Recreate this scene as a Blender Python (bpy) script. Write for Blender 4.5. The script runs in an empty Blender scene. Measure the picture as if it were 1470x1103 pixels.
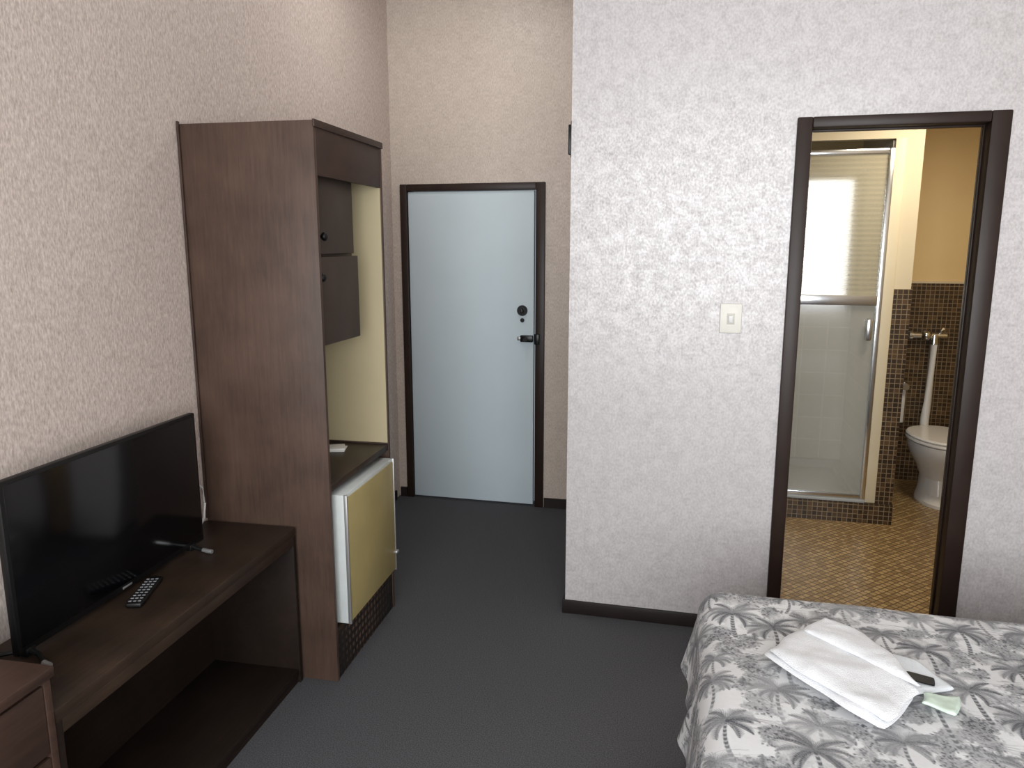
import bpy, bmesh, math, random
import numpy as np
from mathutils import Vector, Matrix, noise
random.seed(7)
S = bpy.context.scene
S.view_settings.view_transform = 'Standard'
C = S.collection
PI = math.pi
F_PX = 1090.0
PITCH = math.radians(10.48); YAW = math.radians(13.7)
H = 1.66
BETA = math.radians(2.5)
OX = -1.686
def L(s, y, z=0.0):      # left-wall frame: s into the room, y along the wall
    return Vector((OX + s*math.cos(BETA) - y*math.sin(BETA), s*math.sin(BETA) + y*math.cos(BETA), z))

# ---------------------------------------------------------------- materials
def lin(c):
    r = []
    for v in c:
        v = v/255.0
        r.append(v/12.92 if v <= .04045 else ((v+.055)/1.055)**2.4)
    return (r[0], r[1], r[2], 1)
def newmat(name):
    m = bpy.data.materials.new(name); m.use_nodes = True
    nt = m.node_tree; b = nt.nodes['Principled BSDF']
    return m, nt, b
def N(nt, t, **kw):
    n = nt.nodes.new(t)
    for k, v in kw.items(): setattr(n, k, v)
    return n
def plain(name, rgb, rough=.5, metal=0, spec=None, var=.0, vscale=30, bump=0):
    m, nt, b = newmat(name)
    b.inputs['Roughness'].default_value = rough; b.inputs['Metallic'].default_value = metal
    if spec is not None: b.inputs['Specular IOR Level'].default_value = spec
    g = N(nt, 'ShaderNodeNewGeometry'); n = N(nt, 'ShaderNodeTexNoise')
    n.inputs['Scale'].default_value = vscale; n.inputs['Detail'].default_value = 4
    nt.links.new(g.outputs['Position'], n.inputs['Vector'])
    r = N(nt, 'ShaderNodeValToRGB')
    r.color_ramp.elements[0].position = .3; r.color_ramp.elements[1].position = .7
    c = lin(rgb)
    r.color_ramp.elements[0].color = tuple(x*(1-var) for x in c[:3])+(1,)
    r.color_ramp.elements[1].color = tuple(min(1, x*(1+var)) for x in c[:3])+(1,)
    nt.links.new(n.outputs['Fac'], r.inputs['Fac']); nt.links.new(r.outputs['Color'], b.inputs['Base Color'])
    if bump:
        bp = N(nt, 'ShaderNodeBump'); bp.inputs['Strength'].default_value = bump; bp.inputs['Distance'].default_value = .003
        nt.links.new(n.outputs['Fac'], bp.inputs['Height']); nt.links.new(bp.outputs['Normal'], b.inputs['Normal'])
    return m
def wood(name, c1, c2, stretch, rough=.45, spec=.35):
    m, nt, b = newmat(name)
    g = N(nt, 'ShaderNodeNewGeometry'); mp = N(nt, 'ShaderNodeMapping'); mp.inputs['Scale'].default_value = stretch
    n = N(nt, 'ShaderNodeTexNoise'); n.inputs['Scale'].default_value = 1; n.inputs['Detail'].default_value = 10; n.inputs['Roughness'].default_value = .75
    n2 = N(nt, 'ShaderNodeTexNoise'); n2.inputs['Scale'].default_value = 5; n2.inputs['Detail'].default_value = 8
    r = N(nt, 'ShaderNodeValToRGB'); r.color_ramp.elements[0].position = .34; r.color_ramp.elements[1].position = .66
    r.color_ramp.elements[0].color = lin(c1); r.color_ramp.elements[1].color = lin(c2)
    mx = N(nt, 'ShaderNodeMath', operation='MULTIPLY_ADD'); mx.inputs[1].default_value = .5
    nt.links.new(g.outputs['Position'], mp.inputs['Vector']); nt.links.new(mp.outputs['Vector'], n.inputs['Vector'])
    nt.links.new(g.outputs['Position'], n2.inputs['Vector'])
    m2 = N(nt, 'ShaderNodeMath', operation='MULTIPLY'); m2.inputs[1].default_value = .5
    nt.links.new(n2.outputs['Fac'], m2.inputs[0])
    nt.links.new(n.outputs['Fac'], mx.inputs[0]); nt.links.new(m2.outputs[0], mx.inputs[2])
    nt.links.new(mx.outputs[0], r.inputs['Fac']); nt.links.new(r.outputs['Color'], b.inputs['Base Color'])
    b.inputs['Roughness'].default_value = rough; b.inputs['Specular IOR Level'].default_value = spec
    bp = N(nt, 'ShaderNodeBump'); bp.inputs['Strength'].default_value = .08; bp.inputs['Distance'].default_value = .001
    nt.links.new(n.outputs['Fac'], bp.inputs['Height']); nt.links.new(bp.outputs['Normal'], b.inputs['Normal'])
    return m
def wallpaper(name, dark, light, sc, dist=.0, lo=.27, hi=.73, r0=.32, r1=.6, shine=.5, cloud=.0):
    m, nt, b = newmat(name)
    g = N(nt, 'ShaderNodeNewGeometry'); mp = N(nt, 'ShaderNodeMapping'); mp.inputs['Scale'].default_value = sc
    n = N(nt, 'ShaderNodeTexNoise'); n.inputs['Scale'].default_value = 1; n.inputs['Detail'].default_value = 3
    n.inputs['Roughness'].default_value = .6; n.inputs['Distortion'].default_value = dist
    nt.links.new(g.outputs['Position'], mp.inputs['Vector']); nt.links.new(mp.outputs['Vector'], n.inputs['Vector'])
    big = N(nt, 'ShaderNodeTexNoise'); big.inputs['Scale'].default_value = 26; big.inputs['Detail'].default_value = 3; big.inputs['Distortion'].default_value = .5
    nt.links.new(g.outputs['Position'], big.inputs['Vector'])
    mixf = N(nt, 'ShaderNodeMix', data_type='FLOAT'); mixf.inputs[0].default_value = cloud
    nt.links.new(n.outputs['Fac'], mixf.inputs[2]); nt.links.new(big.outputs['Fac'], mixf.inputs[3])
    r = N(nt, 'ShaderNodeValToRGB'); r.color_ramp.elements[0].position = lo; r.color_ramp.elements[1].position = hi
    r.color_ramp.elements[0].color = lin(dark); r.color_ramp.elements[1].color = lin(light)
    nt.links.new(mixf.outputs[0], r.inputs['Fac'])
    nt.links.new(r.outputs['Color'], b.inputs['Base Color'])
    mr = N(nt, 'ShaderNodeMapRange'); mr.inputs['From Min'].default_value = lo; mr.inputs['From Max'].default_value = hi
    mr.inputs['To Min'].default_value = r1; mr.inputs['To Max'].default_value = r0
    nt.links.new(mixf.outputs[0], mr.inputs['Value']); nt.links.new(mr.outputs['Result'], b.inputs['Roughness'])
    b.inputs['Specular IOR Level'].default_value = shine
    bp = N(nt, 'ShaderNodeBump'); bp.inputs['Strength'].default_value = .05; bp.inputs['Distance'].default_value = .001
    nt.links.new(n.outputs['Fac'], bp.inputs['Height']); nt.links.new(bp.outputs['Normal'], b.inputs['Normal'])
    return m
def mosaic(name, axes, cols, grout, size=.024, gap=.1, rough=.3, turn=0):
    m, nt, b = newmat(name)
    g = N(nt, 'ShaderNodeNewGeometry')
    rt = N(nt, 'ShaderNodeMapping'); rt.inputs['Rotation'].default_value = (0, 0, turn)
    nt.links.new(g.outputs['Position'], rt.inputs['Vector'])
    mask = [1.0/size if a in axes else 0.0 for a in 'xyz']
    mul = N(nt, 'ShaderNodeVectorMath', operation='MULTIPLY'); mul.inputs[1].default_value = mask
    add = N(nt, 'ShaderNodeVectorMath', operation='ADD'); add.inputs[1].default_value = (.5, .5, .5)
    fl = N(nt, 'ShaderNodeVectorMath', operation='FLOOR'); fr = N(nt, 'ShaderNodeVectorMath', operation='FRACTION')
    nt.links.new(rt.outputs['Vector'], mul.inputs[0]); nt.links.new(mul.outputs[0], add.inputs[0])
    nt.links.new(add.outputs[0], fl.inputs[0]); nt.links.new(add.outputs[0], fr.inputs[0])
    wn = N(nt, 'ShaderNodeTexWhiteNoise', noise_dimensions='3D'); nt.links.new(fl.outputs[0], wn.inputs['Vector'])
    r = N(nt, 'ShaderNodeValToRGB'); r.color_ramp.interpolation = 'CONSTANT'
    e = r.color_ramp.elements; e[0].color = lin(cols[0]); e[1].position = 1.0/len(cols); e[1].color = lin(cols[1])
    for i in range(2, len(cols)):
        k = e.new(i/len(cols)); k.color = lin(cols[i])
    nt.links.new(wn.outputs['Value'], r.inputs['Fac'])
    sep = N(nt, 'ShaderNodeSeparateXYZ'); nt.links.new(fr.outputs[0], sep.inputs[0])
    mn = None
    for i in range(3):
        a = N(nt, 'ShaderNodeMath', operation='GREATER_THAN'); a.inputs[1].default_value = gap
        nt.links.new(sep.outputs[i], a.inputs[0])
        if mn is None: mn = a
        else:
            p = N(nt, 'ShaderNodeMath', operation='MULTIPLY'); nt.links.new(mn.outputs[0], p.inputs[0]); nt.links.new(a.outputs[0], p.inputs[1]); mn = p
    mx = N(nt, 'ShaderNodeMix', data_type='RGBA'); mx.inputs[6].default_value = lin(grout)
    nt.links.new(mn.outputs[0], mx.inputs[0]); nt.links.new(r.outputs['Color'], mx.inputs[7])
    nt.links.new(mx.outputs[2], b.inputs['Base Color']); b.inputs['Roughness'].default_value = rough
    bp = N(nt, 'ShaderNodeBump'); bp.inputs['Strength'].default_value = .4; bp.inputs['Distance'].default_value = .002
    nt.links.new(mn.outputs[0], bp.inputs['Height']); nt.links.new(bp.outputs['Normal'], b.inputs['Normal'])
    return m
def panemat(name, tint, fac, rough=.2, ribs=False, gloss=.12):
    m = bpy.data.materials.new(name); m.use_nodes = True; nt = m.node_tree; nt.nodes.clear()
    out = N(nt, 'ShaderNodeOutputMaterial'); tr = N(nt, 'ShaderNodeBsdfTransparent'); tr.inputs[0].default_value = (.95, .95, .94, 1)
    df = N(nt, 'ShaderNodeBsdfDiffuse'); df.inputs[0].default_value = lin(tint)
    gl = N(nt, 'ShaderNodeBsdfGlossy'); gl.inputs['Roughness'].default_value = rough
    a = N(nt, 'ShaderNodeMixShader'); a.inputs[0].default_value = fac
    b = N(nt, 'ShaderNodeMixShader'); b.inputs[0].default_value = gloss
    nt.links.new(tr.outputs[0], a.inputs[1]); nt.links.new(df.outputs[0], a.inputs[2])
    nt.links.new(a.outputs[0], b.inputs[1]); nt.links.new(gl.outputs[0], b.inputs[2]); nt.links.new(b.outputs[0], out.inputs[0])
    if ribs:
        g = N(nt, 'ShaderNodeNewGeometry'); w = N(nt, 'ShaderNodeTexWave', wave_type='BANDS', bands_direction='Z'); w.inputs['Scale'].default_value = 12
        nt.links.new(g.outputs['Position'], w.inputs['Vector'])
        mr = N(nt, 'ShaderNodeMapRange'); mr.inputs['To Min'].default_value = fac-.04; mr.inputs['To Max'].default_value = fac+.04
        nt.links.new(w.outputs['Fac'], mr.inputs['Value']); nt.links.new(mr.outputs['Result'], a.inputs[0])
    return m

M = {}
M['wp_left'] = wallpaper('wallpaper_left', (166, 151, 143), (219, 206, 198), (170, 170, 62), r0=.45, shine=.3)
M['wp_face'] = wallpaper('wallpaper_facing', (156, 151, 151), (207, 203, 204), (120, 120, 85), dist=.2, r0=.20, r1=.6, shine=.85, cloud=.36)
M['wp_far'] = wallpaper('wallpaper_far', (163, 148, 137), (208, 195, 184), (150, 150, 70), r0=.30, shine=.6, cloud=.25)
M['ceil'] = plain('ceiling_paint', (225, 222, 216), .9)
M['carpet'] = plain('charcoal_carpet', (78, 78, 81), .95, spec=.12, var=.45, vscale=240, bump=.5)
M['frame'] = plain('dark_brown_gloss_paint', (40, 28, 23), .42, spec=.3, var=.15, vscale=12)
M['base'] = plain('baseboard_paint', (34, 27, 26), .5, spec=.3, var=.1)
M['door'] = plain('door_pale_blue_paint', (190, 202, 208), .9, spec=.1, var=.015, vscale=4)
M['black'] = plain('black_metal', (18, 18, 20), .35, metal=.3)
M['blackpl'] = plain('black_plastic', (12, 12, 13), .42, spec=.35)
M['screen'] = plain('screen_glass', (5, 6, 8), .14, spec=.5)
M['wood_v'] = wood('wardrobe_veneer', (58, 44, 37), (86, 67, 57), (90, 90, 6), .48)
M['wood_f'] = wood('wardrobe_fascia_veneer', (50, 37, 32), (70, 52, 45), (60, 8, 30), .5)
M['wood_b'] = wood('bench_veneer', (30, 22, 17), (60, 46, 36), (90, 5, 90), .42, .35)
M['wood_i'] = wood('bench_inside_shaded', (24, 17, 14), (40, 30, 25), (60, 4, 60), .6, .2)  # bench wood darkened in colour to stand for the shade inside
M['wood_d'] = wood('drawer_veneer', (48, 35, 30), (78, 58, 49), (70, 5, 70), .42)
M['locker'] = wood('locker_door_board', (60, 50, 45), (74, 64, 58), (10, 10, 3), .5)
M['cream'] = plain('cream_laminate', (184, 171, 138), .5, var=.03, vscale=3)
M['white'] = plain('white_enamel', (222, 223, 222), .35, var=.02)
M['offwhite'] = plain('offwhite_plastic', (216, 214, 206), .45, var=.02)
M['groove'] = plain('switch_groove', (192, 189, 180), .5)
M['fridge_y'] = plain('fridge_mustard_front', (164, 149, 100), .45, var=.08, vscale=5)
M['fridge_w'] = plain('fridge_white', (190, 195, 194), .4, var=.03)
M['chrome'] = plain('chrome', (214, 217, 220), .2, metal=1)
M['silver'] = plain('satin_silver', (170, 170, 170), .4, metal=.7)
M['porcelain'] = plain('porcelain', (228, 228, 226), .15)
M['yellow'] = plain('bathroom_cream_yellow_paint', (220, 194, 142), .6, var=.03, vscale=3)
M['creamwall'] = plain('bathroom_cream_panel', (204, 192, 164), .5, var=.03, vscale=3)
M['lining'] = mosaic('shower_lining', 'xz', [(200, 196, 182), (195, 191, 177)], (216, 213, 202), size=.15, gap=.04)
M['tray'] = plain('shower_tray_grey', (158, 162, 164), .4, var=.05)
tc = [(56, 42, 29), (72, 55, 38), (46, 35, 25), (84, 65, 44), (62, 47, 32), (52, 39, 28)]
M['tile_xz'] = mosaic('mosaic_wall_xz', 'xz', tc, (132, 116, 92), size=.027, gap=.13)
M['tile_yz'] = mosaic('mosaic_wall_yz', 'yz', tc, (132, 116, 92), size=.027, gap=.13)
M['tile_xy'] = mosaic('mosaic_floor', 'xy', [(174, 148, 104), (160, 135, 93), (182, 156, 111), (150, 124, 84)], (104, 84, 60), size=.03, gap=.2, turn=.785)
M['pane_up'] = panemat('obscure_pane', (204, 196, 168), .42, .08, True, .09)
M['pane_low'] = panemat('misted_pane', (210, 210, 202), .28, .1, False, .06)
M['towel'] = plain('white_terry', (222, 224, 228), .95, spec=.1, var=.06, vscale=350, bump=.7)
M['cloth2'] = plain('white_cotton', (214, 219, 224), .9, spec=.1, var=.04, vscale=300, bump=.4)
M['sheet'] = plain('bed_valance_cloth', (206, 207, 212), .9, var=.04, vscale=20)
M['green'] = plain('pale_green_wrapper', (196, 214, 202), .35, var=.08, vscale=60)
M['paper'] = plain('paper', (226, 226, 222), .8)
M['rubber'] = plain('grey_rubber', (120, 122, 125), .6)
m, nt, b = newmat('carved_kick'); g = N(nt, 'ShaderNodeNewGeometry'); v = N(nt, 'ShaderNodeTexVoronoi'); v.inputs['Scale'].default_value = 30; v.inputs['Randomness'].default_value = 0
nt.links.new(g.outputs['Position'], v.inputs['Vector']); r = N(nt, 'ShaderNodeValToRGB')
r.color_ramp.elements[0].color = lin((96, 74, 60)); r.color_ramp.elements[0].position = .18; r.color_ramp.elements[1].color = lin((24, 18, 16)); r.color_ramp.elements[1].position = .42
nt.links.new(v.outputs['Distance'], r.inputs['Fac']); nt.links.new(r.outputs['Color'], b.inputs['Base Color'])
bp = N(nt, 'ShaderNodeBump'); bp.invert = True; bp.inputs['Distance'].default_value = .008; nt.links.new(v.outputs['Distance'], bp.inputs['Height']); nt.links.new(bp.outputs['Normal'], b.inputs['Normal'])
M['kick'] = m
m, nt, b = newmat('toile_print'); a = N(nt, 'ShaderNodeAttribute', attribute_name='print')
nt.links.new(a.outputs['Color'], b.inputs['Base Color']); b.inputs['Roughness'].default_value = .85; b.inputs['Specular IOR Level'].default_value = .2
g = N(nt, 'ShaderNodeNewGeometry'); n = N(nt, 'ShaderNodeTexNoise'); n.inputs['Scale'].default_value = 60
nt.links.new(g.outputs['Position'], n.inputs['Vector'])
bp = N(nt, 'ShaderNodeBump'); bp.inputs['Strength'].default_value = .3; bp.inputs['Distance'].default_value = .003
nt.links.new(n.outputs['Fac'], bp.inputs['Height']); nt.links.new(bp.outputs['Normal'], b.inputs['Normal'])
M['toile'] = m

# ---------------------------------------------------------------- mesh helpers
def nb(): return bmesh.new()
def box(bm, x0, x1, y0, y1, z0, z1, bev=0, seg=2, rot=None):
    mt = Matrix.Translation(((x0+x1)/2, (y0+y1)/2, (z0+z1)/2))
    if rot is not None: mt = mt @ rot
    mt = mt @ Matrix.Diagonal((x1-x0, y1-y0, z1-z0, 1))
    r = bmesh.ops.create_cube(bm, size=1, matrix=mt)
    if bev:
        es = list({e for v in r['verts'] for e in v.link_edges})
        bmesh.ops.bevel(bm, geom=es, offset=bev, segments=seg, affect='EDGES', profile=.5)
def cyl(bm, p0, p1, r0, r1=None, seg=20, bev=0):
    p0 = Vector(p0); p1 = Vector(p1); d = p1-p0
    q = d.to_track_quat('Z', 'Y').to_matrix().to_4x4()
    mt = Matrix.Translation((p0+p1)/2) @ q
    r = bmesh.ops.create_cone(bm, cap_ends=True, segments=seg, radius1=r0, radius2=r0 if r1 is None else r1, depth=d.length, matrix=mt)
    if bev:
        es = [e for e in {e for v in r['verts'] for e in v.link_edges} if any(len(f.verts) > 4 for f in e.link_faces)]
        bmesh.ops.bevel(bm, geom=es, offset=bev, segments=2, affect='EDGES')
def ball(bm, p, r, sc=(1, 1, 1)):
    bmesh.ops.create_uvsphere(bm, u_segments=20, v_segments=12, radius=r, matrix=Matrix.Translation(p) @ Matrix.Diagonal((*sc, 1)))
def tube(bm, pts, r, seg=10):
    pts = [Vector(p) for p in pts]; rings = []
    for i, p in enumerate(pts):
        d = (pts[min(i+1, len(pts)-1)]-pts[max(i-1, 0)]).normalized()
        q = d.to_track_quat('Z', 'Y')
        rr = r[i] if isinstance(r, (list, tuple)) else r
        rings.append([bm.verts.new(p+q @ Vector((rr*math.cos(2*PI*k/seg), rr*math.sin(2*PI*k/seg), 0))) for k in range(seg)])
    for a, b_ in zip(rings, rings[1:]):
        for k in range(seg): bm.faces.new((a[k], a[(k+1) % seg], b_[(k+1) % seg], b_[k]))
    bm.faces.new(rings[0][::-1]); bm.faces.new(rings[-1])
def loft(bm, rings, cap=True):
    vs = [[bm.verts.new(p) for p in rg] for rg in rings]
    n = len(vs[0])
    for a, b_ in zip(vs, vs[1:]):
        for k in range(n): bm.faces.new((a[k], a[(k+1) % n], b_[(k+1) % n], b_[k]))
    if cap: bm.faces.new(vs[0][::-1]); bm.faces.new(vs[-1])
def obj(name, bm, mat, parent=None, label=None, smooth=True, loc=None):
    bmesh.ops.recalc_face_normals(bm, faces=bm.faces[:])
    me = bpy.data.meshes.new(name); bm.to_mesh(me); bm.free()
    me.materials.append(mat)
    if smooth:
        for p in me.polygons: p.use_smooth = True
        try: me.set_sharp_from_angle(angle=math.radians(35))
        except Exception: pass
    o = bpy.data.objects.new(name, me); C.objects.link(o)
    if parent: o.parent = parent
    if label: o['label'] = label
    if loc is not None: o.location = loc
    return o
def tag(o, label, cat, group=None, kind=None):
    o['label'] = label; o['category'] = cat
    if group: o['group'] = group
    if kind: o['kind'] = kind
    return o
def thing(name, label, cat, loc=(0, 0, 0), rz=0, group=None, kind=None):
    o = bpy.data.objects.new(name, None); C.objects.link(o); o.location = loc; o.rotation_euler = (0, 0, rz)
    o.empty_display_size = .1
    return tag(o, label, cat, group, kind)
def boxes(name, lst, mat, parent=None, label=None, bev=0):
    bm = nb()
    for t in lst: box(bm, *t, bev=bev)
    return obj(name, bm, mat, parent, label, smooth=bool(bev))
def struct(o, label, cat): return tag(o, label, cat, kind='structure')

# ---------------------------------------------------------------- the room shell
CH = 3.2; YF = 4.56; YW = 3.20; XC = -.53; XR = 2.35; YB = -1.6; YBB = 5.4; ZB = .10
o = boxes('floor', [(-2.1, XR+.1, YB-.1, YW+.05, -.1, 0), (-2.1, XC+.05, YW+.05, YF+.1, -.1, 0)], M['carpet']); struct(o, 'charcoal grey carpeted floor', 'floor')
o = boxes('ceiling', [(-2.1, XR+.1, YB-.1, YF+.1, CH, CH+.1)], M['ceil']); struct(o, 'white painted ceiling above the bedroom', 'ceiling')
bm = nb(); box(bm, -.1, 0, YB-.1, YF+.12, 0, CH)
o = obj('wall_left', bm, M['wp_left'], smooth=False); o.location = (OX, 0, 0); o.rotation_euler.z = BETA
struct(o, 'left wall in pinkish beige mottled wallpaper behind the television', 'wall')
o = boxes('wall_far', [(-2.0, -1.825, YF, YF+.1, 0, CH), (-.905, XC+.02, YF, YF+.1, 0, CH), (-1.825, -.905, YF, YF+.1, 2.02, CH)], M['wp_far'])
struct(o, 'narrow beige wallpapered wall around the pale entry door', 'wall')
o = boxes('wall_facing', [(XC, .345, YW, YW+.1, 0, CH), (1.06, XR, YW, YW+.1, 0, CH), (.345, 1.06, YW, YW+.1, 2.125, CH)], M['wp_face'])
struct(o, 'silvery mottled wallpapered wall with the bathroom doorway', 'wall')
o = boxes('wall_hall', [(XC, XC+.1, YW+.1, YF, 0, CH)], M['wp_far']); struct(o, 'side wall of the short entry passage', 'wall')
o = boxes('wall_right', [(XR, XR+.1, YB-.1, YW+.1, 0, CH)], M['wp_left']); struct(o, 'right bedroom wall out of view', 'wall')
o = boxes('wall_back', [(-1.75, -1.3, YB-.1, YB, 0, CH), (1.9, XR, YB-.1, YB, 0, CH), (-1.3, 1.9, YB-.1, YB, 0, .8), (-1.3, 1.9, YB-.1, YB, 2.75, CH)], M['wp_left'])
struct(o, 'bedroom wall with the wide window behind the viewer', 'wall')
win = boxes('window_1', [(-1.3, -1.25, YB-.08, YB-.02, .8, 2.75), (1.85, 1.9, YB-.08, YB-.02, .8, 2.75), (-1.25, 1.85, YB-.08, YB-.02, .8, .85), (-1.25, 1.85, YB-.08, YB-.02, 2.7, 2.75), (.27, .32, YB-.08, YB-.02, .85, 2.7)], M['white'])
struct(win, 'white window frame behind the viewer', 'window')
o = boxes('baseboard_facing', [(XC-.012, .332, YW-.014, YW-.0005, 0, .062)], M['base'], bev=.003); struct(o, 'dark baseboard along the silvery wall', 'baseboard')
o = boxes('baseboard_hall', [(XC-.014, XC-.0005, YW, YF-.02, 0, .062)], M['base'], bev=.003); struct(o, 'dark baseboard along the passage side wall', 'baseboard')
o = boxes('baseboard_far', [(-.9, XC-.016, YF-.014, YF-.0005, 0, .062), (-1.872, -1.83, YF-.014, YF-.0005, 0, .062)], M['base']); struct(o, 'dark baseboard beside the entry door', 'baseboard')
bm = nb(); box(bm, .0005, .014, 3.07, YF-.08, 0, .062, .003)
o = obj('baseboard_left', bm, M['base']); o.location = (OX, 0, 0); o.rotation_euler.z = BETA; struct(o, 'dark baseboard between wardrobe and entry door', 'baseboard')
# entry door
d1 = thing('door_1', 'pale blue flush entry door in a dark frame at the end of the passage', 'door', (-1.37, YF, 0), kind='structure')
ox = 1.37
bm = nb(); box(bm, -1.825+ox, -1.78+ox, -.018, .1, 0, 2.02, .004); box(bm, -.962+ox, -.905+ox, -.018, .1, 0, 2.02, .004); box(bm, -1.78+ox, -.962+ox, -.018, .1, 1.978, 2.02, .004)
obj('door_frame', bm, M['frame'], d1)
bm = nb(); box(bm, -1.776+ox, -.974+ox, -.004, .036, .012, 1.973, .003); obj('door_leaf', bm, M['door'], d1)
bm = nb(); cyl(bm, (.325, -.003, 1.255), (.325, -.018, 1.255), .034, .031, 28, .003); cyl(bm, (.325, -.016, 1.255), (.325, -.036, 1.255), .014, .012, 20, .002)
box(bm, .321, .329, -.042, -.034, 1.24, 1.27, .002); obj('deadbolt', bm, M['black'], d1)
bm = nb(); cyl(bm, (.325, -.003, 1.195), (.325, -.012, 1.195), .014, .012, 18, .002); box(bm, .323, .327, -.014, -.010, 1.187, 1.202); obj('keyhole_cover', bm, M['black'], d1)
bm = nb(); box(bm, .315, .395, -.026, -.003, 1.062, 1.104, .006); box(bm, .408, .437, -.04, -.018, 1.05, 1.115, .004)
cyl(bm, (.352, -.024, 1.08), (.352, -.05, 1.08), .012, .014, 18, .003); obj('rim_latch', bm, M['black'], d1)
bm = nb(); box(bm, .294, .318, -.018, -.003, 1.072, 1.094, .004); obj('latch_snib', bm, M['silver'], d1)
# bathroom door frame
bm = nb()
box(bm, .34, .395, YW-.014, YW+.115, 0, 2.132, .005); box(bm, 1.001, 1.068, YW-.014, YW+.1, 0, 2.132, .005); box(bm, .395, 1.001, YW-.014, YW+.1, 2.092, 2.132, .005)
box(bm, .3945, .401, YW+.05, YW+.08, .1, 2.09, .002); box(bm, .995, 1.0015, YW+.05, YW+.08, .1, 2.09, .002); box(bm, .401, .995, YW+.05, YW+.08, 2.085, 2.093, .002)
box(bm, .395, 1.001, YW, YW+.1, 0, .1, .004)
o = obj('trim_1', bm, M['frame']); struct(o, 'dark brown painted frame around the bathroom doorway', 'door frame')

# ---------------------------------------------------------------- bathroom shell
o = boxes('floor_bathroom', [(-.43, 1.95, YW+.116, YBB, 0, ZB)], M['tile_xy']); struct(o, 'golden brown mosaic bathroom floor', 'floor')
o = boxes('ceiling_bathroom', [(-.43, 1.95, YW+.1, YBB, 2.5, 2.55)], M['creamwall']); struct(o, 'cream bathroom ceiling', 'ceiling')
o = boxes('wall_bathroom_back', [(-.43, 2.05, YBB, YBB+.1, 0, 2.6)], M['yellow']); struct(o, 'yellow painted bathroom wall behind the toilet', 'wall')
o = boxes('wall_bathroom_right', [(1.95, 2.05, YW+.1, YBB, 0, 2.6)], M['yellow']); struct(o, 'yellow painted bathroom side wall beside the toilet', 'wall')
o = boxes('trim_2', [(1.115, 1.94, YBB-.014, YBB-.001, ZB, 1.41)], M['tile_xz']); struct(o, 'brown mosaic tiled dado behind the toilet', 'wall tiles')
o = boxes('trim_3', [(1.115, 1.94, YBB-.02, YBB-.001, 1.41, 1.422)], M['creamwall']); struct(o, 'cream capping strip above the mosaic dado', 'trim')
YS = 4.48
o = boxes('wall_shower', [(.98, 1.108, YS+.004, YBB-.001, ZB+.002, 2.5), (-.42, .98, YS+.004, YS+.06, 2.2, 2.5), (-.42, .0, YS+.004, YBB-.001, ZB+.002, 2.2)], M['creamwall']); struct(o, 'cream partition between shower and toilet', 'wall')
o = boxes('trim_4', [(1.022, 1.112, YS-.008, YS+.0035, ZB, 1.42)], M['tile_xz']); struct(o, 'brown mosaic strip on the end of the shower partition', 'wall tiles')
o = boxes('trim_5', [(1.1085, 1.114, YS+.004, YBB-.016, ZB, 1.42)], M['tile_yz']); struct(o, 'brown mosaic on the toilet side of the partition', 'wall tiles')
o = boxes('trim_6', [(0.002, 1.112, YS-.03, YS-.0085, ZB, .215), ], M['tile_xz']); struct(o, 'brown mosaic hob under the shower door', 'wall tiles')

# shower enclosure
sh = thing('shower_enclosure', 'chrome framed shower cubicle with obscure glass panes and pale tray', 'shower', (.49, YS, ZB))
def sb(name, lst, mat, par=sh, bev=.003, label=None):
    bm = nb()
    for t in lst: box(bm, t[0]-.49, t[1]-.49, t[2]-YS, t[3]-YS, t[4]-ZB, t[5]-ZB, bev)
    return obj(name, bm, mat, par, label)
sb('post', [(.94, .966, YS-.022, YS+.012, .235, 2.15)], M['chrome'])
sb('post', [(.005, .035, YS-.022, YS+.012, .235, 2.15)], M['chrome'])
sb('jamb', [(.967, 1.021, YS-.014, YS+.003, .217, 2.2)], M['creamwall'])
sb('top_rail', [(.035, .94, YS-.018, YS+.01, 2.125, 2.15)], M['chrome'])
sb('middle_rail', [(.035, .94, YS-.022, YS+.01, 1.33, 1.382)], M['chrome'])
sb('bottom_rail', [(.035, .94, YS-.018, YS+.01, .235, .26)], M['chrome'])
sb('upper_pane', [(.035, .94, YS-.007, YS-.001, 1.382, 2.125)], M['pane_up'], bev=0)
sb('lower_pane', [(.035, .94, YS-.007, YS-.001, .26, 1.33)], M['pane_low'], bev=0)
sb('door_handle', [(.895, .925, YS-.045, YS-.02, 1.14, 1.26)], M['chrome'], bev=.008)
sb('lining', [(.005, .975, 5.25, 5.26, .235, 2.19), (.96, .975, YS+.014, 5.25, .235, 2.19), (.003, .012, YS+.014, 5.25, .235, 2.19)], M['lining'], bev=0)
bm = nb()
for t in [(.005, .966, YS-.008, 5.25, .105, .2), (.005, .966, YS-.03, YS+.03, .217, .234), (.91, .966, YS+.03, 5.25, .2, .25), (.005, .05, YS+.03, 5.25, .2, .25), (.05, .91, 5.19, 5.25, .2, .25)]:
    box(bm, t[0]-.49, t[1]-.49, t[2]-YS, t[3]-YS, t[4]-ZB, t[5]-ZB, .004)
obj('tray', bm, M['tray'], sh)

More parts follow.
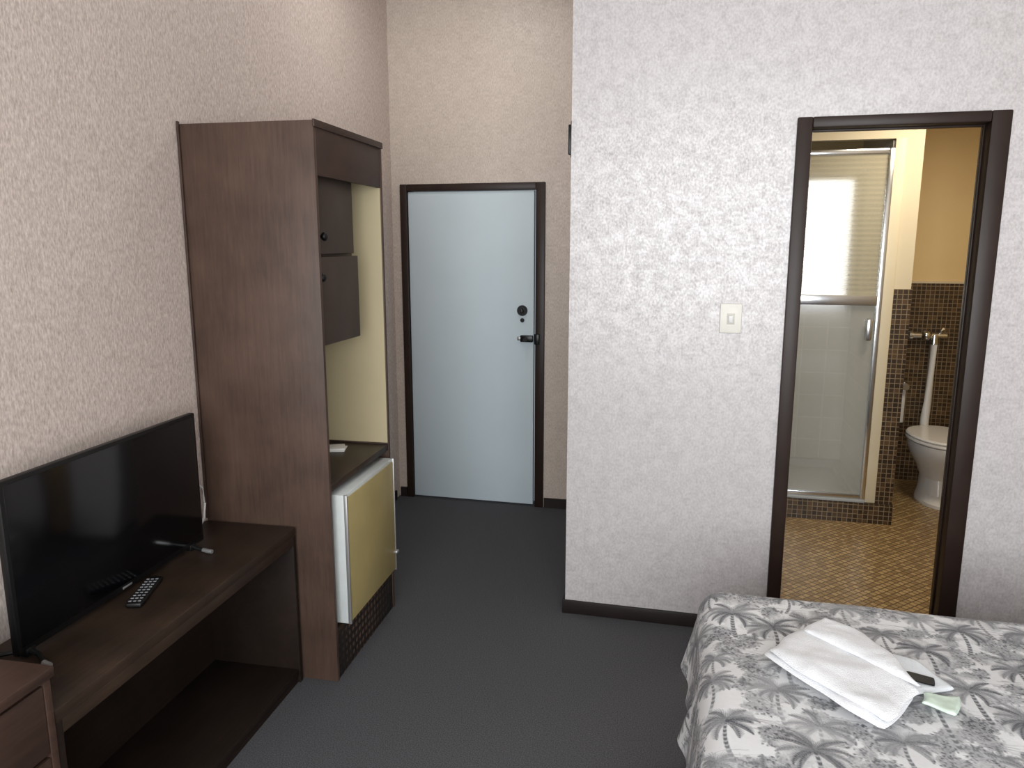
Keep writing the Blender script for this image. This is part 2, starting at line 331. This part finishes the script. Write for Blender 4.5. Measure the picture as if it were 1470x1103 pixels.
# toilet
TX, TY = 1.47, 4.97
tl = thing('toilet', 'white porcelain toilet bowl standing on mosaic floor by tiled wall', 'toilet', (TX, TY, ZB))
def oval(cx, cy, rx, ry, z, n=28, front=1.25):
    pts = []
    for k in range(n):
        a = 2*PI*k/n; c, s_ = math.cos(a), math.sin(a)
        pts.append(Vector((cx+rx*c, cy+ry*s_*(front if s_ < 0 else .85), z)))
    return pts
bm = nb()
loft(bm, [oval(0, .02, .105, .17, 0), oval(0, .02, .105, .17, .02), oval(0, .05, .085, .14, .06), oval(0, .06, .078, .125, .15), oval(0, .04, .11, .15, .22),
          oval(0, 0, .155, .2, .29), oval(0, 0, .178, .225, .35), oval(0, 0, .182, .228, .385), oval(0, 0, .15, .19, .386), oval(0, 0, .11, .15, .3), oval(0, 0, .05, .08, .25)])
obj('bowl', bm, M['porcelain'], tl)
bm = nb(); loft(bm, [oval(0, .01, .183, .232, .388), oval(0, .01, .19, .238, .395), oval(0, .01, .188, .236, .408), oval(0, .01, .12, .165, .41), oval(0, .01, .118, .162, .39)]); obj('seat', bm, M['porcelain'], tl)
bm = nb(); loft(bm, [oval(0, .012, .186, .234, .411), oval(0, .012, .188, .236, .418), oval(0, .012, .18, .228, .428), oval(0, .012, .1, .13, .431)]); obj('lid', bm, M['porcelain'], tl)
bm = nb(); cyl(bm, (0, .19, .33), (0, .3, .36), .04, .035, 20, .004); obj('inlet_spigot', bm, M['porcelain'], tl)
# flush pipe and valve
fp = thing('flush_pipe', 'white flush pipe with chrome flush valve above the toilet', 'pipe', (1.485, 5.345, ZB+.35))
bm = nb(); tube(bm, [(-.02, -.05, .0), (-.015, -.02, .04), (-.01, -.005, .1), (0, 0, .2), (0, 0, .58)], [.026, .027, .026, .023, .022], 16); obj('pipe', bm, M['white'], fp)
bm = nb(); cyl(bm, (0, 0, .575), (0, 0, .64), .028, .022, 20, .004); cyl(bm, (-.13, 0, .63), (.07, 0, .63), .02, .02, 16, .003)
cyl(bm, (-.02, .0, .63), (-.02, .038, .63), .012, .012, 12); ball(bm, (-.05, -.005, .63), .034); obj('flush_valve', bm, M['chrome'], fp)
bm = nb(); cyl(bm, (-.13, 0, .63), (-.15, 0, .63), .03, .03, 20, .003); obj('valve_cap', bm, M['chrome'], fp)
bm = nb(); tube(bm, [(.03, 0, .64), (.03, -.02, .67), (.03, -.06, .68)], .008, 10); obj('lever', bm, M['chrome'], fp)
sp = thing('supply_pipe', 'short white supply pipe with chrome tap on mosaic wall left of the toilet', 'pipe', (1.335, 5.355, .50))
bm = nb(); cyl(bm, (0, 0, 0), (0, 0, .22), .016, .016, 16, .003); obj('pipe', bm, M['white'], sp)
bm = nb(); cyl(bm, (0, 0, .215), (0, 0, .27), .02, .016, 16, .003); cyl(bm, (0, .028, .245), (0, -.04, .245), .011, .011, 12); cyl(bm, (0, -.04, .245), (0, -.052, .245), .024, .024, 8, .003); obj('tap', bm, M['chrome'], sp)

# ---------------------------------------------------------------- wardrobe
WY = 2.413; WD = .51; WW = .637; WH = 2.07; T = .018
wr = thing('wardrobe', 'tall brown veneer open wardrobe with cream lining against the left wall', 'wardrobe', L(.004, WY), BETA)
D = WD-.004
bm = nb()
box(bm, 0, D, 0, T, 0, WH, .0015); obj('side_panel', bm, M['wood_v'], wr)
bm = nb(); box(bm, 0, D, WW-T, WW, 0, WH, .0015); obj('side_panel', bm, M['wood_v'], wr)
bm = nb(); box(bm, 0, D, T, WW-T, WH-T, WH-.0005, .001); obj('top_panel', bm, M['wood_f'], wr)
bm = nb(); box(bm, D-.02, D-.001, T, WW-T, 1.89, WH-T, .001); box(bm, D-.003, D+.006, -.002, WW+.002, WH-.022, WH+.003, .002); obj('fascia', bm, M['wood_f'], wr)
bm = nb(); box(bm, .0, .008, -.010, -.0005, .63, WH+.008, .001); obj('scribe_strip', bm, M['wood_f'], wr)
bm = nb(); box(bm, .008, .014, T, WW-T, .2, WH-T); box(bm, .014, D-.022, WW-T-.005, WW-T-.0005, .79, WH-T); box(bm, D-.022, D-.004, WW-T-.005, WW-T-.0005, .79, 1.889); obj('cream_lining', bm, M['cream'], wr, 'cream inner lining', smooth=False)
bm = nb(); box(bm, .014, D-.003, T, WW-T, .755, .782, .002); obj('shelf', bm, M['wood_b'], wr)
bm = nb(); box(bm, .014, D-.006, T, WW-T, .18, .2, .001); obj('base_board', bm, M['wood_b'], wr)
bm = nb(); box(bm, D-.02, D-.004, T, WW-T, .0, .18, .001); obj('kick_panel', bm, M['kick'], wr, 'carved dark kick panel')
lk = nb(); 
for t in [(.015, .44, T, T+.012, 1.286, 1.95), (.015, .44, .43, .442, 1.286, 1.95), (.015, .44, T+.012, .43, 1.286, 1.298), (.015, .44, T+.012, .43, 1.61, 1.622), (.015, .44, T+.012, .43, 1.938, 1.95)]:
    box(lk, *t, bev=.001)
obj('locker_box', lk, M['locker'], wr, 'grey brown locker box inside')
bm = nb(); box(bm, 0, .016, 0, .402, 1.622, 1.945, .003); ld = obj('locker_door', bm, M['locker'], wr); ld.location = (.442, T+.004, 0)
bm = nb(); cyl(bm, (.016, .09, 1.685), (.028, .09, 1.685), .006); ball(bm, (.036, .09, 1.685), .016, (.8, 1, 1)); obj('knob', bm, M['blackpl'], ld)
bm = nb(); box(bm, 0, .016, 0, .41, 1.288, 1.612, .003); ld2 = obj('locker_door', bm, M['locker'], wr); ld2.location = (.442, T+.004, 0); ld2.rotation_euler.z = -.03
bm = nb(); cyl(bm, (.016, .06, 1.54), (.028, .06, 1.54), .006); ball(bm, (.036, .06, 1.54), .016, (.8, 1, 1)); obj('knob', bm, M['blackpl'], ld2)
bm = nb(); box(bm, -.06, .06, -.045, .045, 0, .004, .001); box(bm, -.05, .055, -.04, .04, .004, .012, .002, rot=Matrix.Rotation(.15, 4, 'Z'))
o = obj('paper_stack', bm, M['paper'], loc=L(.30, 2.90, .7825)); o.rotation_euler.z = .3; tag(o, 'small stack of white papers on the wardrobe shelf', 'paper')
# fridge
fr = thing('mini_fridge', 'small bar fridge with mustard yellow door under the wardrobe shelf', 'fridge', L(.03, WY+.045, .2005), BETA)
bm = nb(); box(bm, 0, .44, .0, .53, 0, .535, .006); obj('cabinet', bm, M['fridge_w'], fr)
fd = nb(); box(fd, .442, .512, 0.012, .528, .012, .532, .006); fd = obj('door', fd, M['fridge_w'], fr)
bm = nb(); box(bm, .511, .517, .019, .521, .02, .518, .002); obj('front_panel', bm, M['fridge_y'], fd, 'mustard yellow door panel')
bm = nb(); box(bm, .506, .52, .012, .02, .012, .532, .002); obj('edge_trim', bm, M['silver'], fd)
bm = nb(); box(bm, .506, .52, .52, .528, .012, .532, .002); obj('edge_trim', bm, M['silver'], fd)
bm = nb(); box(bm, .515, .535, .495, .522, .1, .112, .004); obj('handle', bm, M['silver'], fd)

# ---------------------------------------------------------------- bench
BY0, BY1 = 1.245, 2.4; BD = .372; BH = .622
bn = thing('television_bench', 'long low dark brown bench with open shelf carrying the television', 'bench', L(.004, BY0), BETA)
ln = BY1-BY0; D2 = BD-.004
bm = nb(); box(bm, 0, D2, 0, ln, BH-.032, BH, .002); obj('bench_top', bm, M['wood_b'], bn)
bm = nb(); box(bm, D2-.02, D2-.001, .02, ln-.02, BH-.066, BH-.032, .001); obj('front_rail', bm, M['wood_b'], bn)
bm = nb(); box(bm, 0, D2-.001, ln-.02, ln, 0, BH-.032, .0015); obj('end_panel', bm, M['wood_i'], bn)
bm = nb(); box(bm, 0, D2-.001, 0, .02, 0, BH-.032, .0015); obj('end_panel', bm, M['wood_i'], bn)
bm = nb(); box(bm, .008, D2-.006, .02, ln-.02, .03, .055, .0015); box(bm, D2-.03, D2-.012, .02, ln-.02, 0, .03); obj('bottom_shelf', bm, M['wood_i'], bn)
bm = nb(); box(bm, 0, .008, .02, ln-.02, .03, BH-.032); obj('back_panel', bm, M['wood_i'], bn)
# drawer unit
dn = thing('drawer_unit', 'brown chest of drawers at the near end of the bench', 'drawers', L(.004, .745), BETA)
bm = nb(); box(bm, 0, .372, 0, .018, 0, .715, .001); box(bm, 0, .372, .477, .495, 0, .715, .001); box(bm, 0, .01, .018, .477, .05, .715); box(bm, .01, .34, .018, .477, .04, .058); box(bm, .33, .345, .018, .477, 0, .04); obj('body', bm, M['wood_d'], dn)
bm = nb(); box(bm, 0, .384, -.004, .497, .715, .74, .003); obj('top', bm, M['wood_d'], dn)
for k, (z0, z1) in enumerate([(.535, .700), (.30, .525), (.06, .29)]):
    bm = nb(); box(bm, .353, .37, .02, .475, z0, z1, .002); box(bm, .02, .353, .03, .465, z0+.01, z1-.03); dr = obj('drawer', bm, M['wood_d'], dn)
    bm = nb(); cyl(bm, (.37, .25, z1-.05), (.385, .25, z1-.05), .006); ball(bm, (.392, .25, z1-.05), .014); obj('knob', bm, M['blackpl'], dr)

# ---------------------------------------------------------------- television
TZ = BH
tv = thing('television', 'black flat screen television on small feet on the bench', 'television', L(.125, 1.795, TZ+.0005), BETA)
hw = .395
bm = nb(); box(bm, -.012, .010, -hw, hw, .016, .472, .004); box(bm, -.045, -.012, -.3, .3, .06, .33, .012); obj('housing', bm, M['blackpl'], tv)
bm = nb(); box(bm, .0095, .0112, -hw+.012, hw-.012, .036, .460, .0005); obj('screen', bm, M['screen'], tv)
for sgn, lab in ((1, .33), (-1, -.36)):
    bm = nb(); tube(bm, [(-.08, lab+sgn*.03, .006), (-.03, lab, .010), (0, lab, .02), (.03, lab, .010), (.085, lab-sgn*.01 if sgn > 0 else lab-.035, .006)], [.006, .007, .009, .007, .006], 8)
    box(bm, -.012, .012, lab-.015, lab+.015, .004, .026, .003); ft = obj('foot', bm, M['blackpl'], tv)
    yy = lab-sgn*.01 if sgn > 0 else lab-.035
    bm = nb(); tube(bm, [(.05, lab-.004, .0092), (.07, yy+.001, .0085), (.088, yy, .008)] if sgn > 0 else [(.075, yy+.004, .0085), (.088, yy, .008), (.10, yy-.003, .0078)], .0072, 8); obj('foot_tip', bm, M['silver'], ft)
bm = nb(); box(bm, .0105, .0125, -.02, .02, .023, .029, .0005); obj('badge', bm, M['silver'], tv)
bm = nb(); tube(bm, [(s-.125, y-1.795, z-TZ) for s, y, z in [(.022, 2.15, .83), (.018, 2.24, .80), (.018, 2.33, .80), (.016, 2.375, .76), (.02, 2.38, .70), (.025, 2.36, .65), (.04, 2.31, .63), (.06, 2.24, .6275), (.065, 2.12, .6275)]], .0042, 8)
obj('power_cord', bm, M['white'], tv, 'thin white power cord')
# remote
p0 = Vector((-1.545, 1.720, 0)); p1 = Vector((-1.612, 1.902, 0)); ctr = (p0+p1)/2
rm = thing('remote_control', 'black television remote lying on the bench', 'remote', (ctr.x, ctr.y, TZ+.0005), math.atan2((p1-p0).y, (p1-p0).x)-PI/2)
bm = nb(); box(bm, -.023, .023, -.095, .095, 0, .016, .006, 3); obj('body', bm, M['blackpl'], rm)
btn = nb(); box(btn, -.0045, .0045, -.003, .003, .0155, .0178, .001); b0 = obj('button', btn, M['rubber'], rm)
first = True
for j in range(9):
    for i in range(3):
        x = (i-1)*.013; y = -.08+j*.0185
        if first: b0.location = (x, y, 0); first = False
        else:
            c = b0.copy(); c.parent = rm; c.location = (x, y, 0); C.objects.link(c)

# ---------------------------------------------------------------- light switch and the small wall bracket
sw = thing('light_switch', 'off-white plastic light switch on the silvery wall left of the bathroom doorway', 'light switch', (.133, YW-.0005, 1.362))
bm = nb(); box(bm, -.043, .043, -.009, 0, -.06, .06, .004, 3); obj('plate', bm, M['offwhite'], sw)
bm = nb(); box(bm, -.0085, .0085, -.017, -.008, -.016, .012, .002, rot=Matrix.Rotation(.18, 4, 'X')); obj('rocker', bm, M['white'], sw)
bm = nb(); box(bm, -.015, .015, -.0105, -.0085, -.024, .020, .001); obj('rocker_surround', bm, M['groove'], sw)
wb = thing('wall_bracket', 'small black metal bracket high on the passage corner', 'bracket', (XC-.0005, YW+.04, 2.01))
bm = nb(); box(bm, -.006, 0, -.022, .022, 0, .145, .002); obj('plate', bm, M['black'], wb)
bm = nb(); box(bm, -.018, -.006, -.01, .01, .012, .133, .003); obj('catch', bm, M['black'], wb)

# ---------------------------------------------------------------- bed
BX0, BX1, BYN, BYF, BZ = .122, 2.2, 1.0, 2.297, .583
bed = thing('bed', 'bed with pale valance under the palm print duvet', 'bed', ((BX0+BX1)/2, (BYN+BYF)/2, 0))
cx, cy = (BX0+BX1)/2, (BYN+BYF)/2
bm = nb(); box(bm, .062-cx, 2.3-cx, BYN-.02-cy, 2.34-cy, .0, .33, .02, 3); obj('bed_base', bm, M['sheet'], bed)
bm = nb(); box(bm, .08-cx, 2.3-cx, BYN-cy, 2.33-cy, .33, .545, .07, 5); obj('mattress', bm, M['sheet'], bed)
RES = .0021
D_ = .285
A0, A1 = -D_, 2.12; B0, B1 = -D_, 1.33
na = int((A1-A0)/RES)+1; nbb = int((B1-B0)/RES)+1
img = np.zeros((nbb, na))
rng = random.Random(31)
def dab(u, v, r, val):
    ci = (u-A0)/RES; cj = (v-B0)/RES; rr = r/RES
    i0 = max(0, int(ci-rr)); i1 = min(na-1, int(ci+rr)+1); j0 = max(0, int(cj-rr)); j1 = min(nbb-1, int(cj+rr)+1)
    if i1 < i0 or j1 < j0: return
    for j in range(j0, j1+1):
        for i in range(i0, i1+1):
            w = rr+.5-math.hypot(i-ci, j-cj)
            if w > 0:
                w = min(1, w)
                img[j, i] = img[j, i]*(1-w)+val*w
def wipe(u, v, r, keep):       # paler ground round a tree so that it reads
    ci = (u-A0)/RES; cj = (v-B0)/RES; rr = r/RES; ph = rng.uniform(0, 9)
    for j in range(max(0, int(cj-rr)), min(nbb-1, int(cj+rr))+1):
        for i in range(max(0, int(ci-rr)), min(na-1, int(ci+rr))+1):
            d = math.hypot(i-ci, j-cj)/rr+.5*noise.noise(Vector((i*.06, j*.06, ph)))
            if d < .9: img[j, i] *= keep+(1-keep)*max(0, (d-.5)/.4)
def stroke(u, v, ang, ln_, curl, w, val):
    n_ = max(2, int(ln_/(RES*1.1)))
    for k in range(n_+1):
        dab(u, v, w*(1-.7*k/n_), val)
        u += math.cos(ang)*ln_/n_; v += math.sin(ang)*ln_/n_; ang += curl/n_
def frond(u, v, ang, ln_, curl, val, lw=.026, w=.0017):
    n_ = max(6, int(ln_/.0060))
    for k in range(n_+1):
        t = k/n_
        l2 = lw*math.sin(PI*min(1, t*.75+.25))
        for sg in (-1, 1):
            stroke(u, v, ang+sg*(.75-.3*t), l2, sg*-.5, w, val*rng.uniform(.75, 1))
        dab(u, v, .0022, val)
        u += math.cos(ang)*ln_/n_; v += math.sin(ang)*ln_/n_; ang += curl/n_
def patch(u, v, rx, ry, val):
    ph = rng.uniform(0, 9)
    i0 = max(0, int((u-rx*1.4-A0)/RES)); i1 = min(na-1, int((u+rx*1.4-A0)/RES)); j0 = max(0, int((v-ry*1.4-B0)/RES)); j1 = min(nbb-1, int((v+ry*1.4-B0)/RES))
    for j in range(j0, j1+1):
        for i in range(i0, i1+1):
            du = (A0+i*RES-u)/rx; dv_ = (B0+j*RES-v)/ry; d = math.hypot(du, dv_)
            d += .35*noise.noise(Vector((i*.12, j*.12, ph)))+.2*noise.noise(Vector((i*.4, j*.4, ph)))
            if d < 1: img[j, i] = max(img[j, i], val*min(1, (1-d)*4)*(.85+.5*noise.noise(Vector((i*.55, j*.55, ph)))))
def leafball(u, v, sz, dark, light):
    r0 = .036*math.sqrt(sz)
    patch(u, v, r0*1.2, r0, (dark+light)*.45)
    for k in range(int(64*sz)):
        a = rng.uniform(0, 2*PI); r_ = r0*math.sqrt(rng.random())*1.1
        stroke(u+r_*math.cos(a)*1.2, v+r_*math.sin(a), rng.uniform(0, 2*PI), rng.uniform(.003, .008), 0, rng.uniform(.0014, .0028), dark if rng.random() < .62 else light)
def palm(u, v, sz, lean, tone):
    a = -PI/2+lean; ht = .15*sz*rng.uniform(.75, 1.25)
    cu, cv = u, v; aa = a
    for k in range(50):
        cu += math.cos(aa)*ht/50; cv += math.sin(aa)*ht/50; aa -= lean*1.5/50
    wipe(cu, cv, .085*sz, .3); wipe((u+cu)/2, (v+cv)/2, .035*sz, .4)
    n_ = 50; uu, vv = u, v
    for k in range(n_):
        dab(uu, vv, .0058*sz*(1-.35*k/n_), (.4 if k % 5 < 2 else .9)*tone)
        uu += math.cos(a)*ht/n_; vv += math.sin(a)*ht/n_; a -= lean*1.5/n_
    nf = rng.choice([9, 10, 11]); ks = list(range(nf)); rng.shuffle(ks); md_ = (nf-1)/2
    for k in ks:
        an = -PI/2+(k-md_)*4.7/nf+rng.uniform(-.14, .14)
        frond(uu, vv, an, rng.uniform(.06, .085)*sz, (1 if k > md_ else -1)*rng.uniform(.9, 1.5), rng.choice([1, .9, .75])*tone)
def hatch(u, v, w_):
    for k in range(10):
        stroke(u+rng.uniform(-.35, .35)*w_, v+k*.004, rng.uniform(-.12, .12), w_*rng.uniform(.3, .8), rng.uniform(-.3, .3), .0013, rng.choice([.5, .7, .4]))
pos = []
gy = B0+.03
while gy < B1+.15:
    gx = A0+.0+rng.uniform(0, .16)
    while gx < A1+.1:
        pos.append((gx, gy+rng.uniform(-.04, .04))); gx += rng.uniform(.165, .225)
    gy += .135
for (u, v) in pos:
    hatch(u-.1, v+.05, .16)
    for q in range(8):
        leafball(u+.1+rng.uniform(-.08, .08), v+rng.uniform(-.07, .07), rng.uniform(.25, .9), rng.choice([.95, .8, .65]), rng.choice([.25, .42]))
pos2 = list(pos); rng.shuffle(pos2)
for (u, v) in sorted(pos2, key=lambda p: p[1]):
    palm(u, v+.09, rng.uniform(.7, 1.15), rng.uniform(-.5, .5), rng.choice([1, .9, .8]))
    leafball(u-.04, v+.09, .55, .95, .45); leafball(u+.035, v+.095, .5, .85, .35)
    leafball(u+rng.uniform(.06, .12), v+rng.uniform(.0, .09), rng.uniform(.4, .8), .85, .35)
    for q in range(3): frond(u+.07+rng.uniform(-.02, .02), v+.10, -PI/2+(q-1)*.9, .04, (q-1)*.9, .85, .018)
R_ = .08
def wave(x, y):
    return noise.noise(Vector((x*3.1, y*3.1, 0)))*.010+noise.noise(Vector((x*8, y*8, 4)))*.004
def cloth(a, b_):
    p = max(0, -a); q = max(0, -b_); d = math.hypot(p, q)
    x = BX0+max(a, 0); y = BYF-max(b_, 0); z = BZ
    wv = wave(x, y)
    if d > 0:
        nx, ny = p/d, q/d
        arc = R_*PI/2
        if d < arc: e = R_*math.sin(d/R_); dz = R_*(1-math.cos(d/R_)); rest = 0
        else:
            rest = d-arc; e = R_+rest*.17; dz = R_+rest*.985
        along = (y if p > 0 else 0)*1.0+(x if q > 0 else 0)+math.atan2(q, p)*.12
        e += math.sin(along*34)*.05*rest+math.sin(along*17+1)*.06*rest
        x -= nx*e; y += ny*e; z -= dz
    return x, y, z+wv
def axis(lo, split, hi):
    a = list(np.arange(lo, split, RES)); a += list(np.arange(split, hi, .005)); return a
ax_a = axis(A0, 1.33, A1-.006); ax_b = axis(B0, .9, B1-.006)
verts = [cloth(a, b_) for b_ in ax_b for a in ax_a]
ii = np.clip(np.round((np.array(ax_a)-A0)/RES).astype(int), 0, na-1); jj = np.clip(np.round((np.array(ax_b)-B0)/RES).astype(int), 0, nbb-1)
k = np.clip(img[np.ix_(jj, ii)].reshape(-1, 1), 0, 1)
base = np.array(lin((206, 207, 209))[:3]); dk = np.array(lin((74, 76, 82))[:3])
k = k**.85
cols = np.ones((len(verts), 4)); cols[:, :3] = base*(1-k)+dk*k
n1, n2 = len(ax_a), len(ax_b)
faces = [(j*n1+i, (j+1)*n1+i, (j+1)*n1+i+1, j*n1+i+1) for j in range(n2-1) for i in range(n1-1)]
me = bpy.data.meshes.new('duvet'); me.from_pydata(verts, [], faces)
ca = me.color_attributes.new('print', 'FLOAT_COLOR', 'POINT'); ca.data.foreach_set('color', cols.ravel())
me.materials.append(M['toile']); me.polygons.foreach_set('use_smooth', [True]*len(me.polygons)); me.update()
dv = bpy.data.objects.new('duvet', me); C.objects.link(dv)
tag(dv, 'white duvet with grey palm tree toile print spread over the bed', 'duvet')
md = dv.modifiers.new('thick', 'SOLIDIFY'); md.thickness = .010; md.offset = -1

# towels and toiletries on the duvet
def slab(bm, quad, z0, z1, seed, n=34, amp=.004, bow=.0, soft=3.0):
    q = [Vector((p[0], p[1], 0)) for p in quad]; top = []; bot = []
    for j in range(n+1):
        rt, rb = [], []
        for i in range(n+1):
            u, v = i/n, j/n
            cu_, cv_ = 2*u-1, 2*v-1
            sh_ = 1-.05*(abs(cu_)**3)*(abs(cv_)**3)
            u2, v2 = (cu_*sh_+1)/2, (cv_*sh_+1)/2
            p = (q[0]*(1-u2)+q[1]*u2)*(1-v2)+(q[3]*(1-u2)+q[2]*u2)*v2
            wob = Vector((noise.noise(Vector((p.x*9, p.y*9, seed+20))), noise.noise(Vector((p.x*9, p.y*9, seed+30))), 0))*bow
            e = min(u, 1-u, v, 1-v)*n
            prof = math.sqrt(max(0, 1-(1-min(1, e/soft))**2))
            w = noise.noise(Vector((p.x*11, p.y*11, seed)))*amp*1.6+noise.noise(Vector((p.x*30, p.y*30, seed+3)))*amp*.6
            p = p+wob
            g_ = BZ+wave(p.x, p.y)
            mid = z0+(z1-z0)*.45
            rt.append(bm.verts.new((p.x, p.y, g_+mid+(z1-mid+w)*prof))); rb.append(bm.verts.new((p.x, p.y, g_+mid-(mid-z0)*prof)) if 0 < i < n and 0 < j < n else rt[-1])
        top.append(rt); bot.append(rb)
    for j in range(n):
        for i in range(n):
            bm.faces.new((top[j][i], top[j][i+1], top[j+1][i+1], top[j+1][i]))
            f = [bot[j][i], bot[j+1][i], bot[j+1][i+1], bot[j][i+1]]
            if len(set(f)) == 4:
                try: bm.faces.new(f)
                except ValueError: pass
bm = nb()
slab(bm, [(.40, 2.08), (.60, 2.0), (.655, 1.895), (.45, 1.78)], .001, .016, 9, amp=.0015, bow=.012)
o = obj('hand_towel', bm, M['cloth2']); tag(o, 'thin white folded cloth sticking out under the larger towel', 'towel')
bm = nb()
slab(bm, [(.198, 1.912), (.378, 2.138), (.545, 1.81), (.440, 1.645)], .0185, .036, 1, amp=.0035, bow=.014, soft=4)
slab(bm, [(.205, 1.918), (.382, 2.132), (.550, 1.805), (.446, 1.654)], .031, .050, 2, amp=.004, bow=.015, soft=5)
slab(bm, [(.31, 2.035), (.388, 2.126), (.480, 2.05), (.560, 1.79)], .042, .062, 3, amp=.004, bow=.016, soft=8)
o = obj('bath_towel', bm, M['towel']); tag(o, 'thick white folded bath towel lying on the palm print duvet', 'towel')
bm = nb(); slab(bm, [(.536, 1.89), (.549, 1.93), (.610, 1.915), (.600, 1.872)], .0175, .0215, 5, 12, .0005, soft=1)
o = obj('sachet', bm, M['blackpl']); tag(o, 'small black sachet on the thin folded cloth', 'sachet')
bm = nb(); slab(bm, [(.545, 1.785), (.550, 1.848), (.640, 1.845), (.617, 1.765)], .0175, .026, 6, 22, .003, bow=.03)
o = obj('soap_packet', bm, M['green']); tag(o, 'pale green wrapped packet beside the white towels', 'packet')

# ---------------------------------------------------------------- light
def area(name, loc, rot, sx, sy, pw, col):
    l = bpy.data.lights.new(name, 'AREA'); l.shape = 'RECTANGLE'; l.size = sx; l.size_y = sy; l.energy = pw; l.color = col
    o = bpy.data.objects.new(name, l); C.objects.link(o); o.location = loc; o.rotation_euler = rot; return o
area('window_daylight', (.3, YB-.12, 1.78), (PI/2, 0, 0), 3.1, 1.9, 214, (.955, .985, 1.0))
area('passage_fill_light', (-1.15, 3.6, CH-.03), (0, 0, 0), .5, .5, 8, (1, .98, .95))  # added weak fill that evens out the passage, not a fitted lamp
area('bathroom_lamp', (1.2, 3.95, 2.46), (0, 0, 0), .4, .4, 16, (1.0, .88, .70))
w = bpy.data.worlds.new('World'); S.world = w; w.use_nodes = True
w.node_tree.nodes['Background'].inputs[0].default_value = (.8, .88, 1, 1); w.node_tree.nodes['Background'].inputs[1].default_value = .6
# ---------------------------------------------------------------- camera
cam = bpy.data.cameras.new('camera'); co = bpy.data.objects.new('camera', cam); C.objects.link(co)
cam.sensor_width = 36; cam.lens = F_PX/1470*36; cam.clip_start = .02
co.location = (0, 0, H); co.rotation_euler = (PI/2-PITCH, 0, YAW)
S.camera = co
